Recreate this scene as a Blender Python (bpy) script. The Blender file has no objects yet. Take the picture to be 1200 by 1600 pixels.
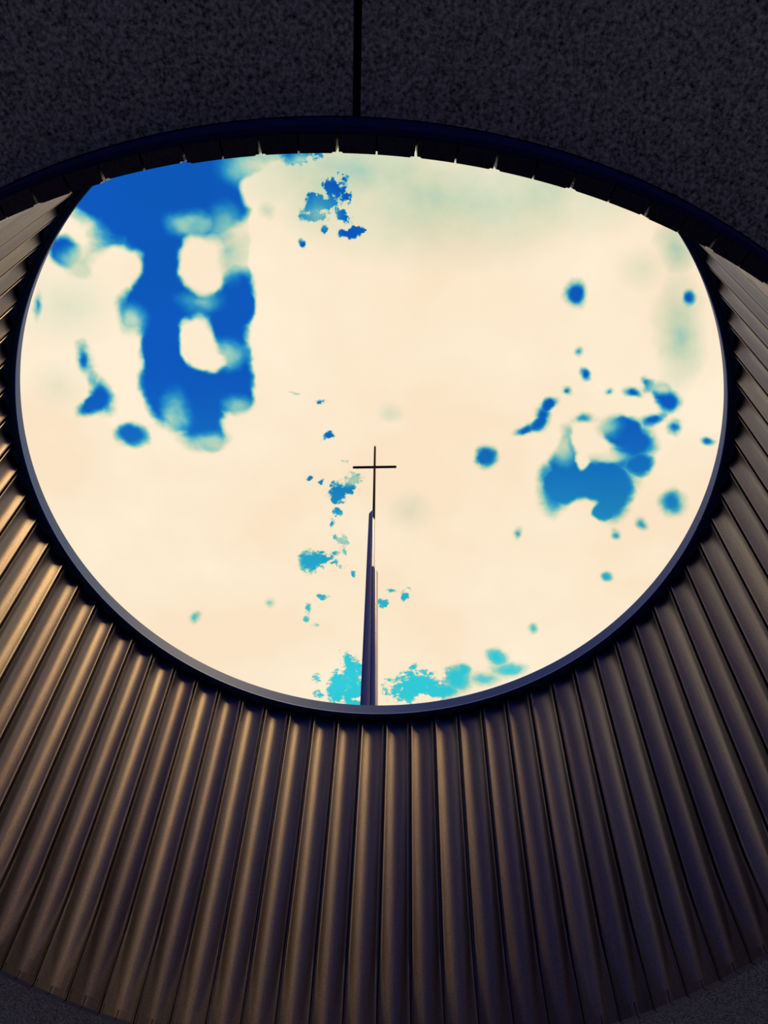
import bpy, bmesh, math, random
import numpy as np
from mathutils import Vector, Matrix

random.seed(7)
SC = bpy.context.scene
COL = SC.collection
R = math.radians

# ------------------------------------------------------------------ camera
S = 3.0                       # metres per unit of the drum's radius
EYE = Vector((0.0, 0.0, 1.6))
FPX = 1252.2                  # focal length for a 1200 x 1600 frame
PITCH, ROLL = 1.01736, 0.03726
fw = Vector((0, math.cos(PITCH), math.sin(PITCH)))
_r = Vector((1, 0, 0))
_u = Vector((0, -math.sin(PITCH), math.cos(PITCH)))
RT = math.cos(ROLL) * _r + math.sin(ROLL) * _u
UP = -math.sin(ROLL) * _r + math.cos(ROLL) * _u
cam_d = bpy.data.cameras.new('camera')
cam = bpy.data.objects.new('camera', cam_d)
COL.objects.link(cam)
cam_d.sensor_fit = 'VERTICAL'
cam_d.sensor_height = 36.0
cam_d.lens = FPX / 1600.0 * 36.0
cam_d.clip_end = 500
m = Matrix((RT, UP, -fw)).transposed().to_4x4()
m.translation = EYE
cam.matrix_world = m
SC.camera = cam
SC.view_settings.view_transform = 'Standard'
SC.view_settings.look = 'None'
SC.view_settings.gamma = 1.0
SC.view_settings.use_curve_mapping = False
SC.view_settings.exposure = 0.0


def ray(px, py):
    return (fw * FPX + RT * (px - 600) + UP * (800 - py)).normalized()


def at(px, py, y):
    d = ray(px, py)
    return EYE + d * ((y - EYE.y) / d.y)


def lin(r, g, b):
    f = lambda c: c / 12.92 if c <= 0.04045 else ((c + 0.055) / 1.055) ** 2.4
    return (f(r / 255), f(g / 255), f(b / 255), 1.0)


# ------------------------------------------------------------------ sun
SUN_DIR = Vector((0.62, -0.42, 1.62)).normalized()     # towards the sun
sd = bpy.data.lights.new('sun', 'SUN')
sd.energy = 2.9
sd.angle = R(24)
sd.color = (1.0, 0.66, 0.25)
sun = bpy.data.objects.new('sun', sd)
COL.objects.link(sun)
sun.rotation_euler = SUN_DIR.to_track_quat('Z', 'Y').to_euler()
sun.location = (20, -10, 30)

# ------------------------------------------------------------------ sky
W = bpy.data.worlds.new('sky')
SC.world = W
W.use_nodes = True
nt = W.node_tree
nt.nodes.clear()
N = nt.nodes.new


def link(a, b):
    nt.links.new(a, b)


def math_node(op, a, b=None, c=None, clamp=False):
    n = N('ShaderNodeMath')
    n.operation = op
    n.use_clamp = clamp
    for i, v in enumerate((a, b, c)):
        if v is None:
            continue
        if isinstance(v, (int, float)):
            n.inputs[i].default_value = v
        else:
            link(v, n.inputs[i])
    return n.outputs[0]


def smooth(v, lo, hi, a=0.0, b=1.0):
    n = N('ShaderNodeMapRange')
    n.interpolation_type = 'SMOOTHSTEP'
    link(v, n.inputs[0])
    n.inputs[1].default_value, n.inputs[2].default_value = lo, hi
    n.inputs[3].default_value, n.inputs[4].default_value = a, b
    return n.outputs[0]


# the clouds lie on a level layer: its coordinates are (x/z, y/z) of the direction
tc = N('ShaderNodeTexCoord')
sep = N('ShaderNodeSeparateXYZ')
link(tc.outputs['Generated'], sep.inputs[0])
DZ = sep.outputs[2]
zc = math_node('MAXIMUM', DZ, 0.12)
LX = math_node('DIVIDE', sep.outputs[0], zc)
LY = math_node('DIVIDE', sep.outputs[1], zc)
comb = N('ShaderNodeCombineXYZ')
link(LX, comb.inputs[0])
link(LY, comb.inputs[1])
P0 = comb.outputs[0]


def noise(vec, scale, detail, rough, off=0.0):
    n = N('ShaderNodeTexNoise')
    n.noise_dimensions = '3D'
    n.inputs['Scale'].default_value = scale
    n.inputs['Detail'].default_value = detail
    n.inputs['Roughness'].default_value = rough
    n.texture_mapping.translation = (off, off * 0.7, off * 0.3)
    link(vec, n.inputs['Vector'])
    return n


def warp(vec, scale, amt, off, det=3.0):
    w = noise(vec, scale, det, 0.6, off)
    s = N('ShaderNodeVectorMath')
    s.operation = 'SUBTRACT'
    link(w.outputs['Color'], s.inputs[0])
    s.inputs[1].default_value = (0.5, 0.5, 0.5)
    k = N('ShaderNodeVectorMath')
    k.operation = 'SCALE'
    link(s.outputs[0], k.inputs[0])
    k.inputs['Scale'].default_value = amt
    a = N('ShaderNodeVectorMath')
    a.operation = 'ADD'
    link(vec, a.inputs[0])
    link(k.outputs[0], a.inputs[1])
    return a.outputs[0]


PW = warp(P0, 16.0, 0.028, 3.1)


def plane(px, py):
    d = ray(px, py)
    return np.array([d.x / d.z, d.y / d.z])


def blob_chain(blobs, start, vis, smult, op='MAXIMUM'):
    """Largest of many soft patches on the cloud layer; vis = share of the patch above the threshold."""
    cur = start
    for b in blobs:
        px, py, rx, ry = b[:4]
        s = b[4] if len(b) > 4 else smult
        rot = R(b[5]) if len(b) > 5 else 0.0
        c = plane(px, py)
        J = np.stack([(plane(px + 1, py) - plane(px - 1, py)) / 2, (plane(px, py + 1) - plane(px, py - 1)) / 2], 1)
        k = 1.0 / (1.0 - vis / smult)
        Em = np.array([[math.cos(rot), -math.sin(rot)], [math.sin(rot), math.cos(rot)]]) @ np.diag([rx * k, ry * k])
        U, sv, _ = np.linalg.svd(J @ Em)
        if np.linalg.det(U) < 0:
            U[:, 1] *= -1
        g = N('ShaderNodeTexGradient')
        g.gradient_type = 'SPHERICAL'
        tm = g.texture_mapping
        tm.vector_type = 'TEXTURE'
        tm.translation = (c[0], c[1], 0)
        tm.rotation = (0, 0, math.atan2(U[1, 0], U[0, 0]))
        tm.scale = (sv[0], sv[1], 1)
        link(PW, g.inputs[0])
        v = g.outputs['Fac']
        v = math_node('MULTIPLY', v, s)
        cur = v if cur is None else math_node(op, cur, v)
    return cur


BLUE = [  # gaps in the cloud: px, py, half-widths, strength, turn
    (255, 290, 112, 52), (200, 325, 62, 42), (165, 292, 45, 30), (325, 315, 52, 30), (245, 390, 32, 55),
    (222, 470, 34, 26), (255, 490, 32, 62), (290, 468, 32, 24), (252, 550, 24, 55), (275, 605, 38, 42),
    (320, 612, 50, 34), (308, 660, 28, 38), (347, 500, 36, 32), (375, 463, 26, 28), (368, 570, 24, 55),
    (338, 685, 20, 16, 0.9), (98, 388, 22, 18), (352, 395, 40, 50, 0.72), (300, 352, 42, 26, 0.9), (262, 640, 24, 26, 0.85),
    (130, 412, 42, 20, 0.66), (132, 562, 13, 26, 0.95, -18), (158, 622, 17, 27, 1.05, -15), (136, 640, 16, 14, 0.85),
    (205, 681, 23, 16), (388, 252, 26, 18, 0.8), (340, 262, 42, 20, 0.85), (462, 240, 36, 15, 0.95), (375, 630, 20, 16, 0.8), (58, 480, 10, 25, 0.62),
    (180, 385, 30, 26, 0.6), (200, 505, 16, 20, 0.75),
]
SPECKS = [
    # over the near edge, centre
    (513, 299, 15, 14), (500, 318, 23, 16), (486, 324, 14, 15, 1.0), (497, 338, 22, 12, 1.0), (511, 357, 5, 8, 0.9),
    (551, 361, 20, 8, 1.1), (478, 381, 9, 10, 0.95), (535, 300, 20, 34, 0.6), (530, 335, 25, 25, 0.6),
    # left of the spire
    (514, 682, 8, 8, 1.0), (530, 769, 14, 14), (543, 766, 9, 10), (548, 748, 15, 11, 0.82), (529, 801, 7, 8, 0.95),
    (520, 818, 4, 8, 0.8), (523, 834, 6, 6, 0.8), (534, 845, 10, 10, 0.95), (535, 862, 6, 11, 0.9), (524, 865, 9, 5, 1.0), (489, 876, 18, 16),
    (504, 874, 11, 7), (520, 878, 9, 4, 0.95), (534, 884, 10, 4, 0.85), (547, 897, 5, 10, 0.8), (503, 932, 9, 5, 0.85),
    (482, 952, 6, 16, 0.65), (479, 966, 6, 5, 0.8), (490, 977, 9, 5, 0.65), (484, 748, 5, 4, 0.8), (502, 752, 6, 6, 0.7),
    (465, 612, 20, 4, 0.56), (503, 628, 10, 6, 0.58), (545, 720, 12, 12, 0.58), (424, 938, 10, 10, 0.55),
    # right of the spire and low over the rim
    (599, 939, 8, 7, 0.9), (633, 931, 6, 10, 0.95), (613, 921, 11, 5, 0.65), (643, 918, 7, 5, 0.65),
    (529, 1076, 15, 27), (548, 1052, 17, 27), (541, 1030, 11, 13, 1.0), (555, 1085, 20, 20), (651, 1074, 32, 22), (634, 1084, 26, 14),
    (714, 1060, 24, 20), (725, 1047, 11, 11), (688, 1080, 27, 13), (644, 1042, 9, 9, 0.7), (605, 1080, 8, 25, 0.65),
    (778, 1030, 17, 15, 0.9), (795, 1046, 34, 13, 0.85), (755, 1060, 30, 14, 0.7), (495, 1060, 8, 10, 0.65), (498, 1085, 10, 6, 0.8),
]
BROKEN = [  # right hand side
    (901, 463, 16, 18), (1077, 461, 11, 15, 0.95), (760, 716, 17, 16, 1.0), (820, 671, 22, 7, 1.0, -15), (848, 652, 13, 20, 1.0),
    (861, 630, 12, 9, 0.95), (884, 611, 9, 9, 0.8), (914, 581, 9, 11, 0.8), (989, 615, 17, 8, 0.85), (947, 615, 9, 7, 0.65),
    (1011, 596, 9, 10, 0.8), (1045, 626, 17, 18), (1032, 604, 16, 11, 0.95), (962, 671, 24, 18), (992, 692, 30, 26),
    (1007, 727, 16, 10, 0.9), (947, 747, 44, 29), (959, 780, 24, 30), (940, 802, 12, 9, 1.0), (865, 765, 22, 37), (899, 757, 30, 20),
    (884, 716, 17, 20, 0.95), (887, 682, 11, 22, 0.88), (914, 652, 15, 9, 0.95), (1022, 656, 16, 9, 0.9), (1056, 671, 11, 13, 0.75),
    (1105, 690, 13, 7, 0.9), (1052, 787, 22, 20, 0.92), (1007, 821, 9, 15, 0.75, -20), (962, 836, 9, 9, 0.65), (809, 832, 9, 11, 0.62),
    (950, 900, 9, 9, 0.75), (835, 980, 11, 9, 0.66), (305, 966, 11, 10, 0.7), (905, 545, 9, 8, 0.55),
]
CLOUD = [  # small bright clouds inside the gaps
    (312, 410, 24, 34), (310, 535, 22, 34), (322, 566, 22, 14), (416, 390, 18, 60), (404, 300, 22, 20), (917, 682, 10, 13), (906, 727, 9, 13),
    (667, 1090, 14, 6), (560, 1092, 6, 5), (190, 415, 32, 20), (424, 520, 20, 100), (605, 1095, 8, 6),
]
VEIL = [  # thin grey veils
    (690, 310, 190, 85, 0.30), (560, 265, 150, 60, 0.34), (505, 290, 60, 70, 0.30), (860, 300, 120, 60, 0.26), (1062, 520, 30, 70, 0.42), (1060, 385, 26, 34, 0.46),
    (1000, 420, 30, 26, 0.14), (610, 645, 16, 12, 0.16), (640, 800, 26, 22, 0.14), (100, 480, 60, 50, 0.14), (420, 325, 12, 14, 0.25), (90, 600, 30, 30, 0.10),
]

blue = math_node('MINIMUM', blob_chain(BLUE, None, 0.5, 1.2, 'ADD'), 1.15)
broken = math_node('MINIMUM', blob_chain(BROKEN, None, 0.5, 1.2, 'ADD'), 1.15)
blue = math_node('MAXIMUM', blue, broken)
blue = blob_chain(SPECKS, blue, 0.5, 1.2)
cloud = blob_chain(CLOUD, None, 0.5, 1.2)
veil = blob_chain(VEIL, None, 0.12, 0.34)
# crisp, broken edges ahead of the viewer; soft banks of cloud to either side
xoff = math_node('ABSOLUTE', math_node('ADD', LX, 0.005))
near = smooth(xoff, 0.085, 0.15, 1.0, 0.0)
nf = noise(P0, 85.0, 6.0, 0.7, 1.7).outputs['Fac']
nm = noise(P0, 15.0, 4.0, 0.55, 5.3).outputs['Fac']
amp = math_node('MULTIPLY_ADD', near, 2.3, 0.10)
nfx = math_node('MULTIPLY', math_node('SUBTRACT', nf, 0.5), amp)
nmx = math_node('MULTIPLY', math_node('SUBTRACT', nm, 0.5), 0.62)
field = math_node('SUBTRACT', blue, math_node('MULTIPLY', cloud, 0.78))
gate = smooth(field, 0.05, 0.42)
field = math_node('ADD', field, math_node('MULTIPLY', math_node('ADD', nfx, nmx), gate))
wid = math_node('MULTIPLY_ADD', near, -0.16, 0.34)
mask = N('ShaderNodeMapRange')
mask.interpolation_type = 'SMOOTHSTEP'
link(field, mask.inputs[0])
link(math_node('SUBTRACT', 0.50, wid), mask.inputs[1])
link(math_node('ADD', 0.50, wid), mask.inputs[2])
veil_n = math_node('MULTIPLY', veil, math_node('MULTIPLY_ADD', nm, 1.6, 0.2))
THIN = [  # thin cloud drifting across the gaps
    (352, 385, 34, 48), (302, 352, 36, 18), (345, 552, 34, 20), (330, 690, 34, 14), (272, 648, 18, 32), (395, 262, 44, 26), (312, 470, 30, 20, 0.8),
    (128, 408, 40, 22), (205, 505, 20, 26), (372, 640, 20, 20), (880, 690, 18, 34), (930, 668, 34, 20), (947, 715, 34, 8), (1040, 600, 30, 14),
    (500, 335, 34, 30, 0.8), (470, 246, 30, 12, 0.8), (545, 748, 18, 12), (533, 850, 14, 40),
]
thin = smooth(blob_chain(THIN, None, 0.5, 1.2), 0.1, 1.0)
thin = math_node('MULTIPLY', thin, math_node('MULTIPLY_ADD', nm, 1.1, 0.05))
t = math_node('MULTIPLY', mask.outputs[0], math_node('SUBTRACT', 1.0, thin, clamp=True))
t = math_node('MAXIMUM', t, veil_n)


def ramp(fac, stops):
    n = N('ShaderNodeValToRGB')
    link(fac, n.inputs[0])
    e = n.color_ramp.elements
    e[0].position, e[0].color = stops[0]
    e[1].position, e[1].color = stops[-1]
    for p, c in stops[1:-1]:
        x = e.new(p)
        x.color = c
    return n.outputs[0]


CREAM = lin(255, 236, 207)
high = ramp(t, [(0.0, CREAM), (0.28, lin(203, 216, 186)), (0.5, lin(128, 196, 190)), (0.72, lin(52, 152, 192)), (0.9, lin(20, 112, 190)), (1.0, lin(14, 88, 186))])
low = ramp(t, [(0.0, CREAM), (0.3, lin(205, 220, 190)), (0.6, lin(110, 205, 200)), (1.0, lin(50, 203, 216))])
elev = smooth(LY, 0.40, 0.97)
mix = N('ShaderNodeMixRGB')
link(elev, mix.inputs[0])
link(high, mix.inputs[1])
link(low, mix.inputs[2])
# slow change of tone across the bright cloud
tone = ramp(noise(P0, 5.0, 3.0, 0.5, 9.0).outputs['Fac'], [(0.35, (0.965, 0.93, 0.90, 1)), (0.62, (1.0, 1.02, 1.05, 1))])
mul = N('ShaderNodeMixRGB')
mul.blend_type = 'MULTIPLY'
mul.inputs[0].default_value = 1.0
link(mix.outputs[0], mul.inputs[1])
link(tone, mul.inputs[2])
# navy dimming added to the unseen sky, low and behind, to grade the wall
dim_fac = smooth(math_node('MULTIPLY_ADD', sep.outputs[1], 0.35, DZ), 0.52, 0.84)
dim_mix = N('ShaderNodeMixRGB')
link(dim_fac, dim_mix.inputs[0])
dim_mix.inputs[1].default_value = (0.014, 0.034, 0.24, 1)
link(mul.outputs[0], dim_mix.inputs[2])
bg = N('ShaderNodeBackground')
link(dim_mix.outputs[0], bg.inputs[0])
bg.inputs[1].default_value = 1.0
wo = N('ShaderNodeOutputWorld')
link(bg.outputs[0], wo.inputs[0])


# ------------------------------------------------------------------ materials
def material(name, base, rough=0.6, metal=0.0, spec=0.5, grain=0.0, gscale=200.0, bump=0.0, vary=0.0, streak=0.0):
    mt = bpy.data.materials.new(name)
    mt.use_nodes = True
    t_ = mt.node_tree
    b = t_.nodes['Principled BSDF']
    b.inputs['Roughness'].default_value = rough
    b.inputs['Metallic'].default_value = metal
    b.inputs['Specular IOR Level'].default_value = spec
    b.inputs['Base Color'].default_value = (*base[:3], 1)
    geo = t_.nodes.new('ShaderNodeNewGeometry')
    pos = geo.outputs['Position']
    cur = None
    if grain or bump:
        n = t_.nodes.new('ShaderNodeTexNoise')
        n.inputs['Scale'].default_value = gscale
        n.inputs['Detail'].default_value = 3.0
        n.inputs['Roughness'].default_value = 0.7
        t_.links.new(pos, n.inputs['Vector'])
        if grain:
            mr = t_.nodes.new('ShaderNodeMapRange')
            t_.links.new(n.outputs['Fac'], mr.inputs[0])
            mr.inputs[1].default_value, mr.inputs[2].default_value = 0.3, 0.7
            mr.inputs[3].default_value, mr.inputs[4].default_value = 1 - grain, 1 + grain
            cur = mr.outputs[0]
        if bump:
            bp = t_.nodes.new('ShaderNodeBump')
            bp.inputs['Strength'].default_value = bump
            bp.inputs['Distance'].default_value = 0.004
            t_.links.new(n.outputs['Fac'], bp.inputs['Height'])
            t_.links.new(bp.outputs[0], b.inputs['Normal'])
    if streak:
        mp = t_.nodes.new('ShaderNodeMapping')
        mp.inputs['Scale'].default_value = (60, 60, 0.8)
        t_.links.new(pos, mp.inputs[0])
        n2 = t_.nodes.new('ShaderNodeTexNoise')
        n2.inputs['Scale'].default_value = 1.0
        n2.inputs['Detail'].default_value = 2.0
        t_.links.new(mp.outputs[0], n2.inputs['Vector'])
        m2 = t_.nodes.new('ShaderNodeMapRange')
        t_.links.new(n2.outputs['Fac'], m2.inputs[0])
        m2.inputs[1].default_value, m2.inputs[2].default_value = 0.3, 0.7
        m2.inputs[3].default_value, m2.inputs[4].default_value = 1 - streak, 1 + streak
        if cur is None:
            cur = m2.outputs[0]
        else:
            mm = t_.nodes.new('ShaderNodeMath')
            mm.operation = 'MULTIPLY'
            t_.links.new(cur, mm.inputs[0])
            t_.links.new(m2.outputs[0], mm.inputs[1])
            cur = mm.outputs[0]
    col = t_.nodes.new('ShaderNodeRGB')
    col.outputs[0].default_value = (*base[:3], 1)
    out = col.outputs[0]
    if vary:
        oi = t_.nodes.new('ShaderNodeObjectInfo')
        rp = t_.nodes.new('ShaderNodeValToRGB')
        t_.links.new(oi.outputs['Random'], rp.inputs[0])
        e = rp.color_ramp.elements
        e[0].color = (1 - vary * 0.8, 1 - vary, 1 - vary * 0.7, 1)
        e[1].color = (1 + vary, 1 + vary * 0.85, 1 + vary * 0.45, 1)
        x = e.new(0.6)
        x.color = (1.0, 0.96, 1.0, 1)
        mx = t_.nodes.new('ShaderNodeMixRGB')
        mx.blend_type = 'MULTIPLY'
        mx.inputs[0].default_value = 1
        t_.links.new(out, mx.inputs[1])
        t_.links.new(rp.outputs[0], mx.inputs[2])
        out = mx.outputs[0]
    if cur is not None:
        vm = t_.nodes.new('ShaderNodeVectorMath')
        vm.operation = 'SCALE'
        t_.links.new(out, vm.inputs[0])
        t_.links.new(cur, vm.inputs['Scale'])
        out = vm.outputs[0]
    t_.links.new(out, b.inputs['Base Color'])
    return mt


M_PANEL = material('brown bronze sheet', (0.120, 0.108, 0.112), rough=0.34, metal=0.92, grain=0.42, gscale=150, bump=0.10, vary=0.28, streak=0.10)
M_BACK = material('black backing sheet', (0.02, 0.02, 0.12), rough=0.8, spec=0.2)
M_COPING = material('blue grey coated zinc', (0.028, 0.12, 0.38), rough=0.5, metal=0.1, grain=0.06, gscale=120)
M_SOFFIT = material('speckled dark render', (0.42, 0.42, 0.33), rough=0.95, spec=0.1, grain=0.95, gscale=65, bump=0.9)
M_ROOF = material('dark roofing', (0.05, 0.05, 0.06), rough=0.9)
M_JOINT = material('black joint filler', (0.01, 0.01, 0.016), rough=0.9, spec=0.1)
M_FLOOR = material('blue bounce paving', (0.045, 0.055, 0.12), rough=0.7, grain=0.3, gscale=6)  # floor out of view; blue tint picked to bounce navy fill upwards
M_STEEL = material('dark coated steel', (0.005, 0.04, 0.24), rough=0.6, spec=0.12, streak=0.2)
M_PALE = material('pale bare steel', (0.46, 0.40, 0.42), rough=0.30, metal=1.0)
M_CROSS = material('black painted steel', (0.004, 0.004, 0.008), rough=0.8, spec=0.05)


# ------------------------------------------------------------------ helpers
def link_mesh(name, verts, faces, mat, parent=None, smooth_faces=None):
    me = bpy.data.meshes.new(name)
    me.from_pydata([tuple(v) for v in verts], [], faces)
    bm = bmesh.new()
    bm.from_mesh(me)
    bmesh.ops.recalc_face_normals(bm, faces=bm.faces)
    bm.to_mesh(me)
    bm.free()
    me.materials.append(mat)
    o = bpy.data.objects.new(name, me)
    COL.objects.link(o)
    if parent:
        o.parent = parent
        o.matrix_parent_inverse = Matrix.Translation(-parent.location)
    return o


def empty(name, loc):
    o = bpy.data.objects.new(name, None)
    COL.objects.link(o)
    o.location = loc
    o.empty_display_size = 0.3
    return o


def shade_smooth(o, angle=40):
    for p in o.data.polygons:
        p.use_smooth = True
    o.data.set_sharp_from_angle(angle=R(angle))


def loft(rings, cap=True):
    n = len(rings[0])
    v, f = [], []
    for r_ in rings:
        v += r_
    for k in range(len(rings) - 1):
        for i in range(n):
            j = (i + 1) % n
            f.append((k * n + i, k * n + j, (k + 1) * n + j, (k + 1) * n + i))
    if cap:
        f.append(tuple(range(n))[::-1])
        f.append(tuple((len(rings) - 1) * n + i for i in range(n)))
    return v, f


def revolve(profile, n=300):
    """closed (radius, z) profile turned about the drum's axis"""
    v, f = [], []
    k = len(profile)
    for i in range(n):
        a = 2 * math.pi * i / n
        for (r_, z) in profile:
            v.append((CX + r_ * math.sin(a), CY + r_ * math.cos(a), z))
    for i in range(n):
        j = (i + 1) % n
        for q in range(k):
            w = (q + 1) % k
            f.append((i * k + q, i * k + w, j * k + w, j * k + q))
    return v, f


# ------------------------------------------------------------------ layout (metres)
CX, CY = -0.04912 * S, 1.15687 * S
Z = lambda h: EYE.z + h * S
Z_LIP, Z_SOF, Z_FB, Z_RIM = Z(0.96989), Z(1.03209), Z(2.13936), Z(2.1918)
R_RIM = 1.05811 * S
R_LIP = 1.010 * S
R_TOP = 1.073 * S
DEPTH = 0.035 * S
Z_TOP = Z_FB + 0.017


def r_in(z):
    return R_LIP + (R_TOP - R_LIP) * (z - Z_LIP) / (Z_TOP - Z_LIP)


# ------------------------------------------------------------------ setting
v, f = [], []
nf_ = 96
for rr, zz in ((13.0, 0.0), (13.0, -0.2)):
    for i in range(nf_):
        a = 2 * math.pi * i / nf_
        v.append((CX + rr * math.sin(a), CY + 5 + rr * 1.5 * math.cos(a), zz))
f = [tuple(range(nf_)), tuple(range(nf_, 2 * nf_))] + [(i, (i + 1) % nf_, nf_ + (i + 1) % nf_, nf_ + i) for i in range(nf_)]
fl = link_mesh('floor', v, f, M_FLOOR)
fl['kind'] = 'structure'

# ceiling: a level soffit in wide wedge-shaped fields with open joints between them
R_SOF = 1.0575 * S
R_OUT = 9.0
JOINT = 0.028
joints = [R(180.0), R(180 + 105), R(75)]


def wedge(a0, a1, r0, r1, z0, z1, n=100, half=0.0):
    """ring sector whose straight sides stand `half` metres off the joint line"""
    def pt(a, r_, z):
        # move square to the joint at either end
        for aj, sgn in ((a0, 1), (a1, -1)):
            if half and abs(a - aj) < 1e-9:
                return (CX + r_ * math.sin(a) + sgn * half * math.cos(a), CY + r_ * math.cos(a) - sgn * half * math.sin(a), z)
        return (CX + r_ * math.sin(a), CY + r_ * math.cos(a), z)
    rings = []
    for i in range(n + 1):
        a = a0 + (a1 - a0) * i / n
        rings.append([pt(a, r0, z0), pt(a, r1, z0), pt(a, r1, z1), pt(a, r0, z1)])
    return loft(rings)


js = sorted(joints)
for i, a0 in enumerate(js):
    a1 = js[(i + 1) % len(js)]
    if a1 <= a0:
        a1 += 2 * math.pi
    v, f = wedge(a0, a1, R_SOF, R_OUT, Z_SOF, Z_SOF + 0.06, n=120, half=JOINT / 2)
    o = link_mesh('ceiling', v, f, M_SOFFIT)
    o['kind'] = 'structure'
v, f = revolve([(R_SOF, Z_SOF + 0.06), (R_OUT, Z_SOF + 0.06), (R_OUT, Z_SOF + 0.35), (R_SOF, Z_SOF + 0.35)], 160)
o = link_mesh('trim_1', v, f, M_JOINT)
o['kind'] = 'structure'

# ------------------------------------------------------------------ the drum of fluted panels
ctrl = [-9.95, -5.18, -0.43, 4.42, 9.30, 14.12, 18.96]
angs = list(ctrl)
for k in range(1, 29):
    angs.append(18.96 + (155.9 - 18.96) * k / 28)
angs += [160.89, 166.08, 171.11, 176.11, 181.0, 185.81, 190.57, 196.02]
for k in range(1, 32):
    angs.append(196.02 + (350.05 - 196.02) * k / 32)
NP = len(angs)

drum = empty('fluted_drum', (CX, CY, Z_LIP))
drum['label'] = 'round drum of dark bronze fluted panels between ceiling and blue grey rim'
drum['category'] = 'panelled wall'


def panel_profile(f0, f1, depth_at, nseg):
    """(fraction across, depth) outline of a panel piece, front left to front right and round the back"""
    front = []
    for i in range(nseg + 1):
        q = f0 + (f1 - f0) * i / nseg
        front.append((q, depth_at(q)))
    return front


FL = 0.18                                   # depth of a flute as a share of the panel pitch
def flute(q, pitch_m):
    a, b = 0.085, 0.915
    if q <= a or q >= b:
        return 0.0
    x = (q - a) / (b - a) * 2 - 1
    return FL * pitch_m * (1 - abs(x) ** 2.0)


def build_panel(a0, a1, tall, joint_h):
    pitch = a1 - a0
    pm = pitch * R_LIP

    def ring_at(z, f0, f1):
        ri = r_in(z)
        h = z - Z_LIP
        foot = max(0.0, 1 - h / 0.60) * FL * pm * 1.02     # the flute dies out towards the straight foot
        k = min(1.0, max(0.0, (h - 0.30) / 0.40))
        ef = 0.018 + 0.034 * k                                # half the open joint, front and back
        tongue = h > joint_h - 1e-6 and not (f0 > 0.1 or f1 < 0.9)
        eb = (0.0 + 0.013 * k) if tongue else 0.013
        lo, hi = max(f0, ef), min(f1, 1 - ef)
        pts = []
        for i in range(23):
            q = 0.5 + 0.5 * math.sin(math.pi * (i / 22 - 0.5))
            fq = lo + (hi - lo) * q
            d = max(flute(fq, pm), foot)
            if fq < 0.060 or fq > 0.940:
                d += 0.004
            pts.append((fq, d))
        mid = foot + (DEPTH - foot) * (0.35 + 0.25 * k)
        blo, bhi = (eb if f0 < 0.1 else f0), (1 - eb if f1 > 0.9 else f1)
        mlo, mhi = (ef if f0 < 0.1 else f0), (1 - ef if f1 > 0.9 else f1)
        pts += [(mhi, mid), (bhi, mid + 0.002), (bhi, DEPTH), (blo, DEPTH), (blo, mid + 0.002), (mlo, mid)]
        out = []
        for fq, d in pts:
            a = a0 + fq * pitch
            out.append((CX + (ri + d) * math.sin(a), CY + (ri + d) * math.cos(a), z))
        return out

    slot = Z_LIP + tall
    v, f = loft([ring_at(z, 0.0, 1.0) for z in [slot, Z_LIP + joint_h - 0.001, Z_LIP + joint_h] + [Z_LIP + 0.22 + (Z_TOP - Z_LIP - 0.22) * k / 24 for k in range(25)]])
    for h0, h1 in ((0.0, 0.488), (0.512, 1.0)):
        v2, f2 = loft([ring_at(Z_LIP, h0, h1), ring_at(slot, h0, h1)])
        off = len(v)
        v += v2
        f += [tuple(i + off for i in q) for q in f2]
    o = link_mesh('fluted_panel', v, f, M_PANEL, drum)
    shade_smooth(o, 35)
    return o


# backing sheet behind the panels, with a notch under every joint
angr = [R(a) for a in angs]
for i in range(NP):
    a0 = angr[i]
    a1 = angr[(i + 1) % NP]
    if a1 < a0:
        a1 += 2 * math.pi
    build_panel(a0, a1, 0.07 + random.uniform(-0.025, 0.02), 0.15 + random.uniform(-0.03, 0.03))

v, f = revolve([(r_in(Z_LIP + 0.038) + DEPTH, Z_LIP + 0.038), (r_in(Z_LIP + 0.038) + DEPTH + 0.02, Z_LIP + 0.038),
                (R_SOF + 0.001, Z_SOF + 0.07), (r_in(Z_TOP) + DEPTH + 0.05, Z_TOP), (r_in(Z_TOP) + DEPTH, Z_TOP)], 300)
o = link_mesh('backing_sheet', v, f, M_BACK, drum)
shade_smooth(o, 30)
o['label'] = 'black sheet behind the panels'

# ------------------------------------------------------------------ the rim's metal coping
Ro = R_TOP + DEPTH + 0.10
prof = [(R_RIM, Z_RIM), (R_RIM - 0.002, Z_FB + 0.022), (R_RIM - 0.016, Z_FB + 0.020), (R_RIM - 0.020, Z_FB + 0.008), (R_RIM - 0.014, Z_FB), (R_RIM + 0.02, Z_FB),
        (R_RIM + 0.03, Z_FB + 0.018), (Ro, Z_FB + 0.018), (Ro, Z_RIM - 0.05), (Ro - 0.05, Z_RIM)]
v, f = revolve(prof, 360)
cop = link_mesh('rim_coping', v, f, M_COPING)
shade_smooth(cop, 25)
cop['label'] = 'smooth blue grey metal coping ring capping the top of the fluted drum'
cop['category'] = 'coping'

# ------------------------------------------------------------------ the spire beyond the rim
YS = 18.0
spire = empty('cross_spire', (at(577, 1097, YS).x, YS, 0.0))
spire['label'] = 'slender spire of three stepped dark poles topped by a thin cross'
spire['category'] = 'spire'


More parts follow.
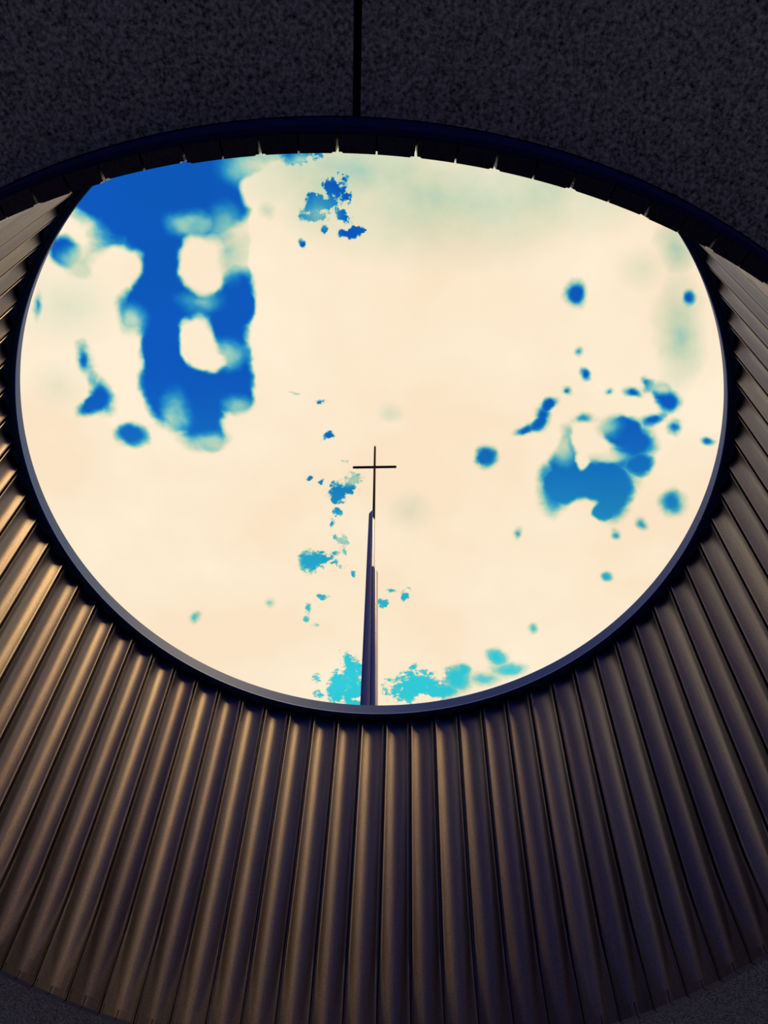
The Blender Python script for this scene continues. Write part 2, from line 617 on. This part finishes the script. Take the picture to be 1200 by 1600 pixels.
def pole(name, y, low, high, top_cut, mat, depth_k=1.0, turn=0.0, squash=1.0, parent=spire):
    """tapering pole through two measured cross-sections (left px, right px, py)"""
    secs = []
    for (xl, xr, py) in (low, high):
        a, b = at(xl, py, y), at(xr, py, y)
        secs.append((0.5 * (a.x + b.x), b.x - a.x, 0.5 * (a.z + b.z)))
    (x0, w0, z0), (x1, w1, z1) = secs
    dx, dw = (x1 - x0) / (z1 - z0), (w1 - w0) / (z1 - z0)
    zs = [0.0] + [z1 * k / 6 for k in range(1, 7)]
    rings = []
    nseg = 24
    for z in zs:
        cx, w = x0 + dx * (z - z0), min(w0 + dw * (z - z0), w0 * 1.15)
        ring_ = []
        for i in range(nseg):
            a = 2 * math.pi * (i + 0.5) / nseg
            c, s_ = math.cos(a), math.sin(a)
            e = 0.42                                          # rounded-square section, turned about its own axis
            gx, gy = math.copysign(abs(c) ** e, c), math.copysign(abs(s_) ** e, s_)
            ct, st = math.cos(turn), math.sin(turn)
            ext = 1.0 + 0.30 * abs(math.sin(2 * turn))
            ux = (gx * ct - gy * st) * w / 2 / ext
            uy = (gx * st + gy * ct) * w / 2 / ext * depth_k
            zz = z
            if z == zs[-1]:
                zz = z + top_cut * (ux / w + 0.0)
            ring_.append((cx + ux, y + uy, zz))
        rings.append(ring_)
    # small chamfer round the head
    last = rings[-1]
    mx_ = sum(p[0] for p in last) / nseg
    rings.append([(mx_ + (p[0] - mx_) * 0.7, y + (p[1] - y) * 0.7, p[2] + 0.12) for p in last])
    v, f = loft(rings)
    o = link_mesh(name, v, f, mat, parent)
    shade_smooth(o, 30)
    return o


pole('pole', YS - 0.10, (562.9, 576.5, 1096), (576.4, 583.0, 803), 0.25, M_STEEL)
pole('pole', YS - 0.12, (577.3, 586.5, 1096), (581.2, 586.8, 890), -0.2, M_STEEL)
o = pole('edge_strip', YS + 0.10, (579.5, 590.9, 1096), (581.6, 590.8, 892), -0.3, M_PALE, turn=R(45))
o['label'] = 'pale strip along the right edge of the lowest pole'
o = pole('pole', YS + 0.34, (572.0, 584.5, 1096), (579.6, 586.1, 803), 0.0, M_PALE, turn=R(45))
o['label'] = 'pale pole behind, carrying the cross'

cz = at(585.3, 730, YS + 0.30)
cross = empty('cross', (cz.x, cz.y, cz.z))
cross.parent = spire
cross.matrix_parent_inverse = Matrix.Translation(-spire.location)


def bar(name, p, q, wa, wb, parent, base):
    d = (q - p).normalized()
    sx = d.cross(Vector((0, 1, 0))).normalized()
    sy = Vector((0, 1, 0))
    rings = []
    for k, w in ((0, wa * 0.5), (0.02, wa), (0.98, wb), (1, wb * 0.5)):
        c = p.lerp(q, k)
        rings.append([tuple(c + sx * (w / 2 * math.cos(a)) + sy * (w / 2 * math.sin(a))) for a in [2 * math.pi * i / 16 for i in range(16)]])
    v, f = loft(rings)
    o = link_mesh(name, v, f, M_CROSS, parent)
    o.matrix_parent_inverse = Matrix.Translation(-base)
    shade_smooth(o, 60)
    return o


px1 = (at(588, 730, YS) - at(584, 730, YS)).length / 4
bar('upright', at(583.9, 812, YS + 0.30), at(585.9, 697, YS + 0.30), px1 * 3.9, px1 * 3.3, cross, cz)
bar('crossbar', at(551, 730.4, YS + 0.30), at(619.6, 729.4, YS + 0.30), px1 * 4.0, px1 * 4.0, cross, cz)
